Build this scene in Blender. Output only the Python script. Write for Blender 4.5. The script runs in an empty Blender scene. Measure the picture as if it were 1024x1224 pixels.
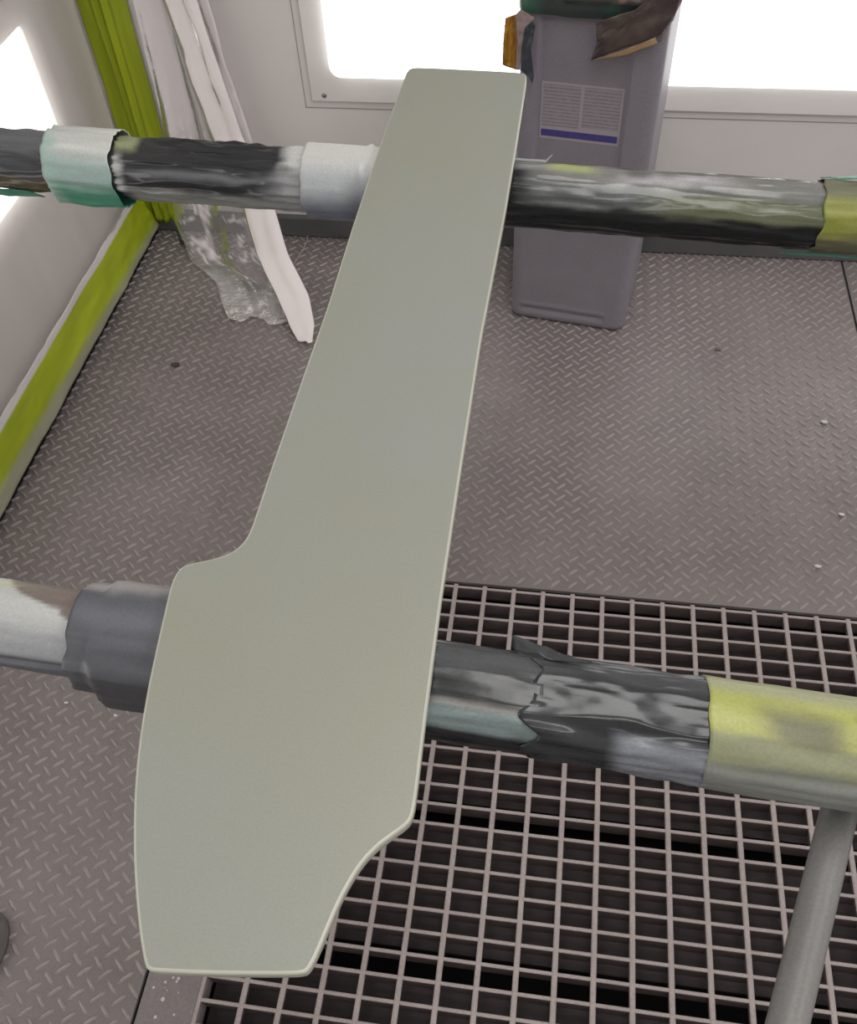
import bpy, bmesh, math, random
import numpy as np
from mathutils import Vector, Matrix, noise
random.seed(4)
S = bpy.context.scene
COL = S.collection

# ------------------------------------------------------------------ camera
H = 1.3
RW = np.array([[0.98977386, 0.13629105, -0.04210047],
               [0.08020695, -0.7758062, -0.62585268],
               [-0.11795992, 0.61607587, -0.77880419]])   # rows: right, down, forward
FPX = 1095.84
cd = bpy.data.cameras.new('camera')
cam = bpy.data.objects.new('camera', cd)
COL.objects.link(cam)
cd.sensor_fit = 'HORIZONTAL'; cd.sensor_width = 36.0; cd.lens = 36.0 * FPX / 1024.0
cd.clip_start = 0.02
m = Matrix.Identity(4)
for i in range(3):
    m[i][0] = RW[0][i]; m[i][1] = -RW[1][i]; m[i][2] = -RW[2][i]
m.translation = (0, 0, H)
cam.matrix_world = m
S.camera = cam

# ------------------------------------------------------------------ world, lights, exposure
w = bpy.data.worlds.new('world'); S.world = w; w.use_nodes = True
w.node_tree.nodes['Background'].inputs[0].default_value = (0.9, 0.95, 1.0, 1)
w.node_tree.nodes['Background'].inputs[1].default_value = 0.05
S.view_settings.view_transform = 'Standard'
S.view_settings.look = 'None'
S.view_settings.exposure = -0.82
S.view_settings.gamma = 1.0
S.view_settings.use_curve_mapping = False

CEIL = 2.6
CEILING_POWER = 34.0
WINDOW_POWER = 5.0
def area(name, loc, sx, sy, power, rot=(0, 0, 0)):
    l = bpy.data.lights.new(name, 'AREA'); l.shape = 'RECTANGLE'
    l.size = sx; l.size_y = sy; l.energy = power; l.color = (1.0, 0.985, 0.96)
    o = bpy.data.objects.new(name, l); COL.objects.link(o)
    o.location = loc; o.rotation_euler = rot
    return o
area('ceiling_lamp', (0.15, 0.2, CEIL - 0.06), 0.6, 1.8, CEILING_POWER)
area('ceiling_lamp', (1.9, 0.2, CEIL - 0.06), 0.6, 1.8, CEILING_POWER * 1.3)
area('ceiling_lamp', (0.6, -1.7, CEIL - 0.06), 1.6, 0.45, CEILING_POWER * 0.8)

# ------------------------------------------------------------------ helpers
def ray(x, y):
    return RW.T @ np.array([(x - 512) / FPX, (y - 612) / FPX, 1.0])
def on_z(x, y, z):
    d = ray(x, y); q = d * ((z - H) / d[2]); return Vector((q[0], q[1], q[2] + H))
def on_y(x, y, Y):
    d = ray(x, y); q = d * (Y / d[1]); return Vector((q[0], q[1], q[2] + H))

def N(x, y=0.0, z=0.0):
    return noise.noise(Vector((x, y, z)))
def fbm(x, y=0.0, z=0.0, o=3):
    a = 0; k = 1.0; s = 0
    for i in range(o):
        a += k * noise.noise(Vector((x, y, z + 7.3 * i))); s += k; k *= 0.5; x *= 2.03; y *= 2.03; z *= 2.03
    return a / s
def sstep(a, b, x):
    if a == b: return 1.0 if x >= a else 0.0
    t = min(1, max(0, (x - a) / (b - a))); return t * t * (3 - 2 * t)
def lin(c):
    return tuple(((v / 255.0) / 12.92 if v / 255.0 <= 0.04045 else ((v / 255.0 + 0.055) / 1.055) ** 2.4) for v in c)
def mixc(a, b, t):
    return tuple(a[i] + (b[i] - a[i]) * t for i in range(3))

def link(name, me, mat=None, parent=None):
    o = bpy.data.objects.new(name, me); COL.objects.link(o)
    if mat is not None:
        for mm in (mat if isinstance(mat, (list, tuple)) else [mat]): me.materials.append(mm)
    if parent is not None: o.parent = parent
    return o
def mesh(name, verts, faces, mat=None, parent=None, smooth=False, cols=None):
    me = bpy.data.meshes.new(name)
    me.from_pydata([tuple(v) for v in verts], [], faces)
    if smooth: me.polygons.foreach_set('use_smooth', [True] * len(me.polygons))
    if cols is not None:
        at = me.color_attributes.new('Col', 'FLOAT_COLOR', 'POINT')
        arr = np.ones((len(verts), 4), dtype=np.float32)
        c = np.array(cols, dtype=np.float32); arr[:, :c.shape[1]] = c
        at.data.foreach_set('color', arr.ravel())
    me.update()
    return link(name, me, mat, parent)
def from_bm(name, bm, mat=None, parent=None, smooth=False):
    me = bpy.data.meshes.new(name); bm.normal_update(); bm.to_mesh(me); bm.free()
    if smooth: me.polygons.foreach_set('use_smooth', [True] * len(me.polygons))
    return link(name, me, mat, parent)
def box(name, x0, x1, y0, y1, z0, z1, mat=None, parent=None, bev=0.0, seg=2):
    bm = bmesh.new(); bmesh.ops.create_cube(bm, size=1)
    for v in bm.verts:
        v.co = Vector(((x0 + x1) / 2 + v.co.x * (x1 - x0), (y0 + y1) / 2 + v.co.y * (y1 - y0), (z0 + z1) / 2 + v.co.z * (z1 - z0)))
    if bev: bmesh.ops.bevel(bm, geom=bm.edges[:], offset=bev, segments=seg, profile=0.6, affect='EDGES')
    return from_bm(name, bm, mat, parent)
def empty(name, loc=(0, 0, 0)):
    o = bpy.data.objects.new(name, None); COL.objects.link(o); o.location = loc; o.empty_display_size = 0.05
    return o
def tag(o, label, cat, group=None):
    o['label'] = label; o['category'] = cat
    if group: o['group'] = group
    return o
def struct(o, label=None, cat=None):
    o['kind'] = 'structure'
    if label: o['label'] = label
    if cat: o['category'] = cat
    return o
def tube(name, pts, rad, mat, parent=None, n=16, caps=True):
    pts = [Vector(p) for p in pts]; V = []; F = []
    rads = rad if isinstance(rad, (list, tuple)) else [rad] * len(pts)
    for i, p in enumerate(pts):
        d = (pts[min(i + 1, len(pts) - 1)] - pts[max(i - 1, 0)]).normalized()
        a = d.cross(Vector((0, 0, 1)) if abs(d.z) < 0.9 else Vector((0, 1, 0))).normalized(); b = d.cross(a)
        for k in range(n):
            t = 2 * math.pi * k / n; V.append(p + (a * math.cos(t) + b * math.sin(t)) * rads[i])
    for i in range(len(pts) - 1):
        for k in range(n):
            F.append((i * n + k, i * n + (k + 1) % n, (i + 1) * n + (k + 1) % n, (i + 1) * n + k))
    if caps:
        F.append(tuple(range(n - 1, -1, -1))); F.append(tuple((len(pts) - 1) * n + k for k in range(n)))
    return mesh(name, V, F, mat, parent, smooth=True)
def grid_faces(nu, nv, wrap=False):
    F = []
    for i in range(nu - 1):
        for j in range(nv if wrap else nv - 1):
            k = (j + 1) % nv
            F.append((i * nv + j, (i + 1) * nv + j, (i + 1) * nv + k, i * nv + k))
    return F

# ------------------------------------------------------------------ materials
def material(name, color, rough=0.5, metal=0.0, var=0.0, scale=8.0, bump=0.0, bscale=60.0, attr=False, spec=0.5,
             color2=None, aniso=(1, 1, 1), coat=0.0, fine=0.0, fscale=400.0):
    mt = bpy.data.materials.new(name); mt.use_nodes = True
    nt = mt.node_tree; b = nt.nodes['Principled BSDF']; L = nt.links
    b.inputs['Roughness'].default_value = rough; b.inputs['Metallic'].default_value = metal
    b.inputs['Specular IOR Level'].default_value = spec
    b.inputs['Coat Weight'].default_value = coat
    b.inputs['Coat Roughness'].default_value = 0.12
    tc = nt.nodes.new('ShaderNodeTexCoord'); mp = nt.nodes.new('ShaderNodeMapping')
    mp.inputs['Scale'].default_value = aniso; L.new(tc.outputs['Object'], mp.inputs['Vector'])
    if attr:
        a = nt.nodes.new('ShaderNodeAttribute'); a.attribute_name = 'Col'; src = a.outputs['Color']
    else:
        r = nt.nodes.new('ShaderNodeRGB'); r.outputs[0].default_value = (*color, 1); src = r.outputs[0]
    if var > 0 or color2 is not None:
        nz = nt.nodes.new('ShaderNodeTexNoise'); nz.inputs['Scale'].default_value = scale
        nz.inputs['Detail'].default_value = 6; nz.inputs['Roughness'].default_value = 0.6
        L.new(mp.outputs[0], nz.inputs['Vector'])
        mx = nt.nodes.new('ShaderNodeMix'); mx.data_type = 'RGBA'
        if color2 is not None:
            rp = nt.nodes.new('ShaderNodeMapRange'); rp.inputs[1].default_value = 0.35; rp.inputs[2].default_value = 0.65
            L.new(nz.outputs['Fac'], rp.inputs[0]); L.new(rp.outputs[0], mx.inputs['Factor'])
            L.new(src, mx.inputs[6]); mx.inputs[7].default_value = (*color2, 1)
        else:
            mx.blend_type = 'MULTIPLY'; mx.inputs['Factor'].default_value = 1.0
            rp = nt.nodes.new('ShaderNodeMapRange'); rp.inputs[1].default_value = 0.25; rp.inputs[2].default_value = 0.75
            rp.inputs[3].default_value = 1 - var; rp.inputs[4].default_value = 1 + var
            L.new(nz.outputs['Fac'], rp.inputs[0]); L.new(src, mx.inputs[6]); L.new(rp.outputs[0], mx.inputs[7])
        src = mx.outputs[2]
    if fine > 0:
        nz = nt.nodes.new('ShaderNodeTexNoise'); nz.inputs['Scale'].default_value = fscale; nz.inputs['Detail'].default_value = 2
        L.new(mp.outputs[0], nz.inputs['Vector'])
        mx = nt.nodes.new('ShaderNodeMix'); mx.data_type = 'RGBA'; mx.blend_type = 'MULTIPLY'; mx.inputs['Factor'].default_value = 1.0
        rp = nt.nodes.new('ShaderNodeMapRange'); rp.inputs[1].default_value = 0.25; rp.inputs[2].default_value = 0.75
        rp.inputs[3].default_value = 1 - fine; rp.inputs[4].default_value = 1 + fine
        L.new(nz.outputs['Fac'], rp.inputs[0]); L.new(src, mx.inputs[6]); L.new(rp.outputs[0], mx.inputs[7]); src = mx.outputs[2]
    L.new(src, b.inputs['Base Color'])
    if bump > 0:
        nz = nt.nodes.new('ShaderNodeTexNoise'); nz.inputs['Scale'].default_value = bscale; nz.inputs['Detail'].default_value = 4
        L.new(mp.outputs[0], nz.inputs['Vector'])
        bp = nt.nodes.new('ShaderNodeBump'); bp.inputs['Strength'].default_value = bump; bp.inputs['Distance'].default_value = 0.002
        L.new(nz.outputs['Fac'], bp.inputs['Height']); L.new(bp.outputs[0], b.inputs['Normal'])
    return mt
def emission(name, color, strength):
    mt = bpy.data.materials.new(name); mt.use_nodes = True; nt = mt.node_tree
    nt.nodes.remove(nt.nodes['Principled BSDF'])
    e = nt.nodes.new('ShaderNodeEmission'); e.inputs[0].default_value = (*color, 1); e.inputs[1].default_value = strength
    nt.links.new(e.outputs[0], nt.nodes['Material Output'].inputs[0]); return mt
def film(name, color, opacity, rough=0.2, attr=False, bump=0.3, bscale=40.0, tl=0.5):
    """thin plastic film: clear mixed with milky diffuse and translucent white, glossy on top"""
    mt = bpy.data.materials.new(name); mt.use_nodes = True; nt = mt.node_tree; L = nt.links
    nt.nodes.remove(nt.nodes['Principled BSDF'])
    out = nt.nodes['Material Output']
    tr = nt.nodes.new('ShaderNodeBsdfTransparent')
    df = nt.nodes.new('ShaderNodeBsdfDiffuse'); df.inputs[0].default_value = (*color, 1)
    tl_ = nt.nodes.new('ShaderNodeBsdfTranslucent'); tl_.inputs[0].default_value = (*color, 1)
    gl = nt.nodes.new('ShaderNodeBsdfGlossy'); gl.inputs['Roughness'].default_value = rough
    m1 = nt.nodes.new('ShaderNodeMixShader'); m1.inputs[0].default_value = tl
    L.new(df.outputs[0], m1.inputs[1]); L.new(tl_.outputs[0], m1.inputs[2])
    m2 = nt.nodes.new('ShaderNodeMixShader'); L.new(tr.outputs[0], m2.inputs[1]); L.new(m1.outputs[0], m2.inputs[2])
    if attr:
        a = nt.nodes.new('ShaderNodeAttribute'); a.attribute_name = 'Col'
        L.new(a.outputs['Fac'], m2.inputs[0])
    else:
        m2.inputs[0].default_value = opacity
    fr = nt.nodes.new('ShaderNodeFresnel'); fr.inputs[0].default_value = 1.25
    m3 = nt.nodes.new('ShaderNodeMixShader'); L.new(fr.outputs[0], m3.inputs[0]); L.new(m2.outputs[0], m3.inputs[1]); L.new(gl.outputs[0], m3.inputs[2])
    L.new(m3.outputs[0], out.inputs[0])
    tc = nt.nodes.new('ShaderNodeTexCoord'); nz = nt.nodes.new('ShaderNodeTexNoise'); nz.inputs['Scale'].default_value = bscale
    nz.inputs['Detail'].default_value = 5; L.new(tc.outputs['Object'], nz.inputs['Vector'])
    bp = nt.nodes.new('ShaderNodeBump'); bp.inputs['Strength'].default_value = bump; bp.inputs['Distance'].default_value = 0.004
    L.new(nz.outputs['Fac'], bp.inputs['Height'])
    for n_ in (df, tl_, gl): L.new(bp.outputs[0], n_.inputs['Normal'])
    L.new(bp.outputs[0], fr.inputs['Normal'])
    return mt

M = {}
M['plate'] = material('checker_plate_steel', lin((119, 112, 111)), rough=0.42, var=0.20, scale=5.0, bump=0.15, bscale=300, fine=0.10, fscale=350)
M['lug'] = material('checker_lug_steel', lin((149, 140, 138)), rough=0.32, var=0.15, scale=9.0, fine=0.12, fscale=500)
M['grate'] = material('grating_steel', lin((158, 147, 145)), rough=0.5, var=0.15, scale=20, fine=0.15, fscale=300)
M['grateside'] = material('grating_side_dark', lin((92, 80, 80)), rough=0.7, var=0.2, scale=30)
M['pit'] = material('pit_dark', lin((22, 19, 20)), rough=0.8)
M['tray'] = material('pit_tray_brown', lin((58, 47, 49)), rough=0.7, var=0.35, scale=40, aniso=(1, 6, 1))
M['wall'] = material('booth_wall_paint', lin((218, 214, 212)), rough=0.5, var=0.05, scale=3)
M['wallplate'] = material('light_frame_paint', lin((224, 220, 218)), rough=0.4, var=0.04, scale=4)
M['ceil'] = material('ceiling_paint', lin((220, 220, 218)), rough=0.7)
M['seam'] = material('dark_seam', lin((60, 58, 58)), rough=0.8)
M['base'] = material('base_channel_grey', lin((92, 92, 92)), rough=0.5, var=0.15, scale=10)
M['lamp'] = emission('window_light', (1.0, 0.99, 0.975), WINDOW_POWER)
M['panel'] = material('primer_sage_grey', lin((148, 151, 145)), rough=0.36, color2=lin((148, 149, 136)), scale=4.5, fine=0.05, fscale=700)
M['rim'] = material('primer_edge_pale', lin((184, 184, 172)), rough=0.25)
M['can'] = material('canister_plastic', lin((128, 123, 131)), rough=0.5, var=0.05, scale=20, fine=0.10, fscale=300)
M['steel'] = material('painted_tube_grey', lin((116, 115, 113)), rough=0.45, var=0.06, scale=30, fine=0.12, fscale=500)
M['rubber'] = material('foot_rubber', lin((92, 87, 86)), rough=0.7, var=0.2, scale=60)
M['gloss'] = material('wrap_plastic', (1, 1, 1), rough=0.2, attr=True, bump=0.10, bscale=60, aniso=(1, 2, 2), fine=0.12, fscale=400)
M['matt'] = material('wrap_tape', (1, 1, 1), rough=0.42, attr=True, bump=0.2, bscale=70, fine=0.10, fscale=500)
M['lime'] = material('lime_masking_tape', lin((142, 155, 18)), rough=0.55, color2=lin((120, 133, 12)), scale=14, aniso=(1, 1, 0.2), bump=0.2, bscale=80)
M['limecol'] = material('lime_tape_oversprayed', (1, 1, 1), rough=0.55, attr=True, bump=0.2, bscale=80, fine=0.06)
M['screw'] = material('screw_metal', lin((150, 148, 145)), rough=0.3, metal=0.8)

# ------------------------------------------------------------------ floor: pit, checker plates, grating
XL, XR, YB, YF = -1.018, 2.6, 1.86, -3.0        # inner faces of the booth
GY, GX0, PITX = 0.879, -0.3815, 1.35            # far and left edge of the grating
floor = struct(box('floor', XL - 0.1, XR + 0.1, YF, YB + 0.1, -0.30, -0.26, M['pit']), 'dark pit floor under the checker plate and steel grating', 'floor')
SEAMX = 0.634
def plate(name, rects, z=0.0):
    bm = bmesh.new()
    for (x0, x1, y0, y1) in rects:
        v = [bm.verts.new(p) for p in ((x0, y0, z), (x1, y0, z), (x1, y1, z), (x0, y1, z))]
        bm.faces.new(v)
    bmesh.ops.remove_doubles(bm, verts=bm.verts[:], dist=1e-5)
    g = bmesh.ops.extrude_face_region(bm, geom=bm.faces[:])
    for e in g['geom']:
        if isinstance(e, bmesh.types.BMVert): e.co.z -= 0.008
    bmesh.ops.recalc_face_normals(bm, faces=bm.faces[:])
    return from_bm(name, bm, M['plate'], floor)
BX0, BX1 = -0.461, -0.384
R1 = [(XL, BX0, -0.4, GY + 0.003), (XL, BX0, GY + 0.003, YB), (BX0, SEAMX - 0.002, GY + 0.003, YB)]
R2 = [(SEAMX + 0.003, XR, GY + 0.003, YB)]
pl1 = plate('diamond_plate', R1); pl2 = plate('diamond_plate', R2)
back_plate = box('plain_plate', XL, XR, YF, -0.404, -0.008, 0, M['plate'], floor)
right_plate = box('plain_plate', PITX + 0.01, XR, -0.4, GY, -0.008, 0, M['plate'], floor)
# raised lugs of the checker plate
def lug(cx, cy, a, V, F, L=0.0122, W=0.0027, h=0.0016):
    c, s = math.cos(a), math.sin(a); b = len(V)
    sh = [(-L, 0, 0), (-L * .55, -W, 0), (L * .55, -W, 0), (L, 0, 0), (L * .55, W, 0), (-L * .55, W, 0),
          (-L * .62, 0, h), (-L * .4, -W * .4, h), (L * .4, -W * .4, h), (L * .62, 0, h), (L * .4, W * .4, h), (-L * .4, W * .4, h)]
    for x, y, z in sh: V.append((cx + x * c - y * s, cy + x * s + y * c, z))
    for k in range(6): F.append((b + k, b + (k + 1) % 6, b + 6 + (k + 1) % 6, b + 6 + k))
    F.append(tuple(b + 6 + k for k in range(6)))
U0 = on_z(40 + 160 / 8.533, 960 + 345 / 8.533, 0)
PU, PV = 0.0291, 0.0273
def treads(parent, rects):
    V = []; F = []
    for i in range(-40, 110):
        for j in range(-60, 70):
            for k in range(2):
                x = U0.x + (i + 0.5 * k) * PU; y = U0.y + (j + 0.5 * k) * PV
                if y < -0.02 or x > 1.0: continue
                if any(r[0] + 0.008 < x < r[1] - 0.006 and r[2] + 0.004 < y < r[3] - 0.006 for r in rects):
                    wear = 0.55 + 0.45 * sstep(-0.35, 0.2, fbm(x * 3, y * 3, 1.0)) + 0.1 * random.uniform(-1, 1)
                    lug(x, y, math.radians(43 if k == 0 else -42) + random.uniform(-.03, .03), V, F, h=0.0032 * wear)
    o = mesh('tread_pattern', V, F, M['lug'], parent); o['kind'] = 'stuff'; return o
treads(pl1, [(XL, BX0, -0.4, YB), (XL, SEAMX, GY, YB)]); treads(pl2, R2)
border = box('border_bar', BX0 + 0.004, BX1, -0.4, GY, -0.012, -0.001, None, floor, bev=0.0008, seg=1)
mb = material('border_bar_steel', lin((120, 112, 112)), rough=0.5, var=0.12, scale=15, fine=0.15, fscale=300)
nt = mb.node_tree; vz = nt.nodes.new('ShaderNodeTexVoronoi'); vz.inputs['Scale'].default_value = 95
nz = nt.nodes.new('ShaderNodeTexNoise'); nz.inputs['Scale'].default_value = 22
tc = nt.nodes.new('ShaderNodeTexCoord'); nt.links.new(tc.outputs['Object'], vz.inputs['Vector']); nt.links.new(tc.outputs['Object'], nz.inputs['Vector'])
ad = nt.nodes.new('ShaderNodeMath'); ad.operation = 'MULTIPLY_ADD'; nt.links.new(nz.outputs['Fac'], ad.inputs[0]); ad.inputs[1].default_value = 0.5; nt.links.new(vz.outputs['Distance'], ad.inputs[2])
rp = nt.nodes.new('ShaderNodeMapRange'); rp.inputs[1].default_value = 0.39; rp.inputs[2].default_value = 0.43; rp.inputs[3].default_value = 1; rp.inputs[4].default_value = 0
nt.links.new(ad.outputs[0], rp.inputs[0])
mx = nt.nodes.new('ShaderNodeMix'); mx.data_type = 'RGBA'; bs = nt.nodes['Principled BSDF']; old = bs.inputs['Base Color'].links[0].from_socket
nt.links.new(old, mx.inputs[6]); mx.inputs[7].default_value = (*lin((185, 180, 176)), 1); nt.links.new(rp.outputs[0], mx.inputs[0]); nt.links.new(mx.outputs[2], bs.inputs['Base Color'])
border.data.materials.append(mb)
# grating
grating = box('floor_grating', GX0 - 0.0025, GX0 + 0.0025, -0.25, GY - 0.001, -0.034, -0.001, M['grate'], floor)
def bar_mesh(nm, L, along_x, wd, dp, notch):
    bm = bmesh.new(); n = 1
    prof = [(-wd / 2, 0), (wd / 2, 0), (wd / 2, -dp), (-wd / 2, -dp)]
    V = []; F = []
    for e in (0, L):
        for a, z in prof: V.append((e, a, z) if along_x else (a, e, z))
    for k in range(4): F.append((k, (k + 1) % 4, 4 + (k + 1) % 4, 4 + k))
    F += [(3, 2, 1, 0), (4, 5, 6, 7)]
    me = bpy.data.meshes.new(nm); me.from_pydata(V, [], F); bm.from_mesh(me)
    bmesh.ops.recalc_face_normals(bm, faces=bm.faces[:])
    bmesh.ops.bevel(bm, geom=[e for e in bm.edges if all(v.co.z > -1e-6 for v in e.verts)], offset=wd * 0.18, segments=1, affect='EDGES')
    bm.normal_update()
    for f in bm.faces: f.material_index = 0 if f.normal.z > 0.5 else 1  # upward faces take the lighter steel, all others the darker colour
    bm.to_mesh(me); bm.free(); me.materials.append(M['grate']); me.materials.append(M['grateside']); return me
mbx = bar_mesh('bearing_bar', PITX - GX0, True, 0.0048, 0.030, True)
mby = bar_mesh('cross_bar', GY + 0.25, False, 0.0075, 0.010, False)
k = 0
while True:
    y = 0.8734 - 0.02925 * k
    if y < -0.25: break
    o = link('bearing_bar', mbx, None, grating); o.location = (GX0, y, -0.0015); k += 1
for k in range(-7, 28):
    x = 0.0200 + 0.0494 * k
    if x > PITX: break
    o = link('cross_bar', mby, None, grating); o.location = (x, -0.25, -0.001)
# shallow trays under the grating, with open gaps between them
ty = 0.502
for k in range(-3, 3):
    y0 = ty + 0.2115 * k + 0.019; y1 = y0 + 0.2115 - 0.038
    box('filter_tray', GX0, PITX, y0, min(y1, GY), -0.075, -0.062, M['tray'], floor)
box('pit_lining', GX0 - 0.02, PITX + 0.02, GY + 0.004, GY + 0.02, -0.26, -0.009, M['pit'], floor)
box('pit_lining', GX0 - 0.09, GX0 - 0.004, -0.4, GY, -0.26, -0.013, M['pit'], floor)
box('pit_lining', PITX + 0.004, PITX + 0.02, -0.4, GY, -0.26, -0.013, M['pit'], floor)

# ------------------------------------------------------------------ booth shell
wall_back = struct(box('wall_back', XL - 0.06, XR + 0.06, YB, YB + 0.06, 0, CEIL, M['wall']), 'pale grey booth wall behind the canister', 'wall')
wall_left = struct(box('wall_left', XL - 0.06, XL, YF, YB, 0, CEIL, M['wall']), 'pale grey booth wall under wrinkled masking film', 'wall')
wall_right = struct(box('wall_right', XR, XR + 0.06, YF, YB, 0, CEIL, M['wall']), 'pale grey booth wall on the right', 'wall')
wall_front = struct(box('wall_front', XL - 0.06, XR + 0.06, YF - 0.06, YF, 0, CEIL, M['wall']), 'pale grey booth wall behind the camera', 'wall')
ceiling = struct(box('ceiling', XL - 0.06, XR + 0.06, YF - 0.06, YB + 0.06, CEIL, CEIL + 0.06, M['ceil']), 'white booth ceiling', 'ceiling')
bb = struct(box('baseboard_back', XL, XR, YB - 0.018, YB, 0.003, 0.052, M['base'], bev=0.002), 'grey metal base channel along the back wall', 'baseboard')
bg = box('shadow_gap', XL, XR, YB - 0.014, YB - 0.001, 0.0, 0.003, M['pit'], bb)

def rrect(x0, x1, z0, z1, r, n=8):
    P = []
    for cx, cz, a0 in ((x1 - r, z0 + r, -90), (x1 - r, z1 - r, 0), (x0 + r, z1 - r, 90), (x0 + r, z0 + r, 180)):
        for k in range(n + 1):
            a = math.radians(a0 + 90 * k / n); P.append((cx + r * math.cos(a), cz + r * math.sin(a)))
    return P
def lightbox(name, outer, inner, r, place, label, screws, proud=0.003):
    """framed backlit panel: plate with a rounded opening, reveal and glowing diffuser. place(u, z, d) -> world point, d = out of the wall"""
    ins = rrect(*inner, r); n = len(ins); per = n // 4
    oc = [(outer[1], outer[2]), (outer[1], outer[3]), (outer[0], outer[3]), (outer[0], outer[2])]
    outs = [oc[i // per] for i in range(n)]
    D = 0.007
    V = [place(u, z, D) for u, z in ins] + [place(u, z, D) for u, z in outs] + [place(u, z, 0.0006) for u, z in outs] + [place(u, z, 0.0015) for u, z in ins]
    F = []
    for i in range(n):
        j = (i + 1) % n
        F.append((i, j, n + j, n + i) if outs[i] != outs[j] else (i, j, n + i))
        if outs[i] != outs[j]: F.append((n + i, n + j, 2 * n + j, 2 * n + i))
        F.append((j, i, 3 * n + i, 3 * n + j))
    bm = bmesh.new(); me = bpy.data.meshes.new('t'); me.from_pydata([tuple(v) for v in V], [], F); bm.from_mesh(me)
    bmesh.ops.remove_doubles(bm, verts=bm.verts[:], dist=1e-6)
    bmesh.ops.recalc_face_normals(bm, faces=bm.faces[:])
    root = from_bm(name, bm, M['wallplate']); struct(root, label, 'window')
    df = rrect(inner[0] + proud * .2, inner[1] - proud * .2, inner[2] + proud * .2, inner[3] - proud * .2, r)
    mesh('diffuser', [place(u, z, proud) for u, z in df] + [place(u, z, 0.002) for u, z in ins],
         [tuple(range(n))] + [(i, n + i, n + (i + 1) % n, (i + 1) % n) for i in range(n)], M['lamp'], root)
    # dark joint line around the plate
    e = 0.0022
    V = []; ocs = [(outer[0], outer[2]), (outer[1], outer[2]), (outer[1], outer[3]), (outer[0], outer[3])]
    sg = [(-1, -1), (1, -1), (1, 1), (-1, 1)]
    for q in (0, 1):
        for (u, z), (su, sz) in zip(ocs, sg): V.append(place(u + su * e * q, z + sz * e * q, 0.0012))
    mesh('joint', V, [(i, (i + 1) % 4, 4 + (i + 1) % 4, 4 + i) for i in range(4)], M['seam'], root)
    for u, z in screws:
        bm = bmesh.new(); bmesh.ops.create_uvsphere(bm, u_segments=12, v_segments=6, radius=0.0055)
        c = place(u, z, D); d = (place(u, z, D + 1) - c)
        for v in bm.verts: v.co = c + (v.co - d * v.co.dot(d) * 0.55)
        from_bm('screw', bm, M['screw'], root, True)
    return root
pb = lambda u, z, d: Vector((u, YB - d, z))
window_1 = lightbox('window_1', (-0.547, 1.9, 0.336, 0.70), (-0.500, 1.85, 0.390, 0.65), 0.022, pb,
                    'glowing backlit panel in the back wall behind the canister', [(-0.519, 0.348), (0.9, 0.348), (-0.519, 0.66)], 0.022)
pl_ = lambda u, z, d: Vector((XL + d, u, z))
window_2 = lightbox('window_2', (-0.9, 1.675, 0.312, 0.632), (-0.85, 1.628, 0.362, 0.582), 0.012, pl_,
                    'glowing backlit panel low in the left wall behind film', [(1.655, 0.325)])
fill_panel_right = lightbox('fill_panel_right', (-0.9, 1.675, 0.312, 0.632), (-0.85, 1.628, 0.362, 0.582), 0.012, lambda u, z, d: Vector((XR - d, u, z)),  # panel added out of view to brighten the left wall and canister
                    'added glowing fill panel low in the unseen right wall', [(1.655, 0.325)])
# faint second joint of the wall sheeting around the light frames
V = []
for (u0, u1, z0, z1) in ((-0.565, 2.2, 0.3165, 0.3185), (-0.565, -0.5635, 0.3165, 0.72)):
    V.append([pb(u0, z0, .0008), pb(u1, z0, .0008), pb(u1, z1, .0008), pb(u0, z1, .0008)])
for q in V: mesh('sheet_joint', q, [(0, 1, 2, 3)], material('joint_grey', lin((150, 146, 145)), rough=.6), wall_back)

# masking film hung over the left wall
V = []; C = []; nu, nv = 150, 60
for i in range(nu):
    y = 0.2 + (YB - 0.045 - 0.2) * i / (nu - 1)
    for j in range(nv):
        z = 0.095 + 1.4 * j / (nv - 1)
        g = fbm(y * 9 + 0.25 * z, z * 0.9, 2.0, 3) * 0.007 + 0.004 * math.sin(y * 46 + 3 * fbm(y, z * 1.5, 5)) * max(0, fbm(y * 4, z, 8))
        V.append((XL + 0.020 + g, y, z)); C.append((0.30,) * 3)
fm = film('masking_film_clear', lin((244, 237, 233)), 0.5, rough=0.3, bump=0.25, bscale=18, tl=0.25)
tag(mesh('masking_film', V, grid_faces(nu, nv), fm, None, True), 'clear wrinkled masking film hung over the left wall and its glowing panel', 'film')

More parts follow.
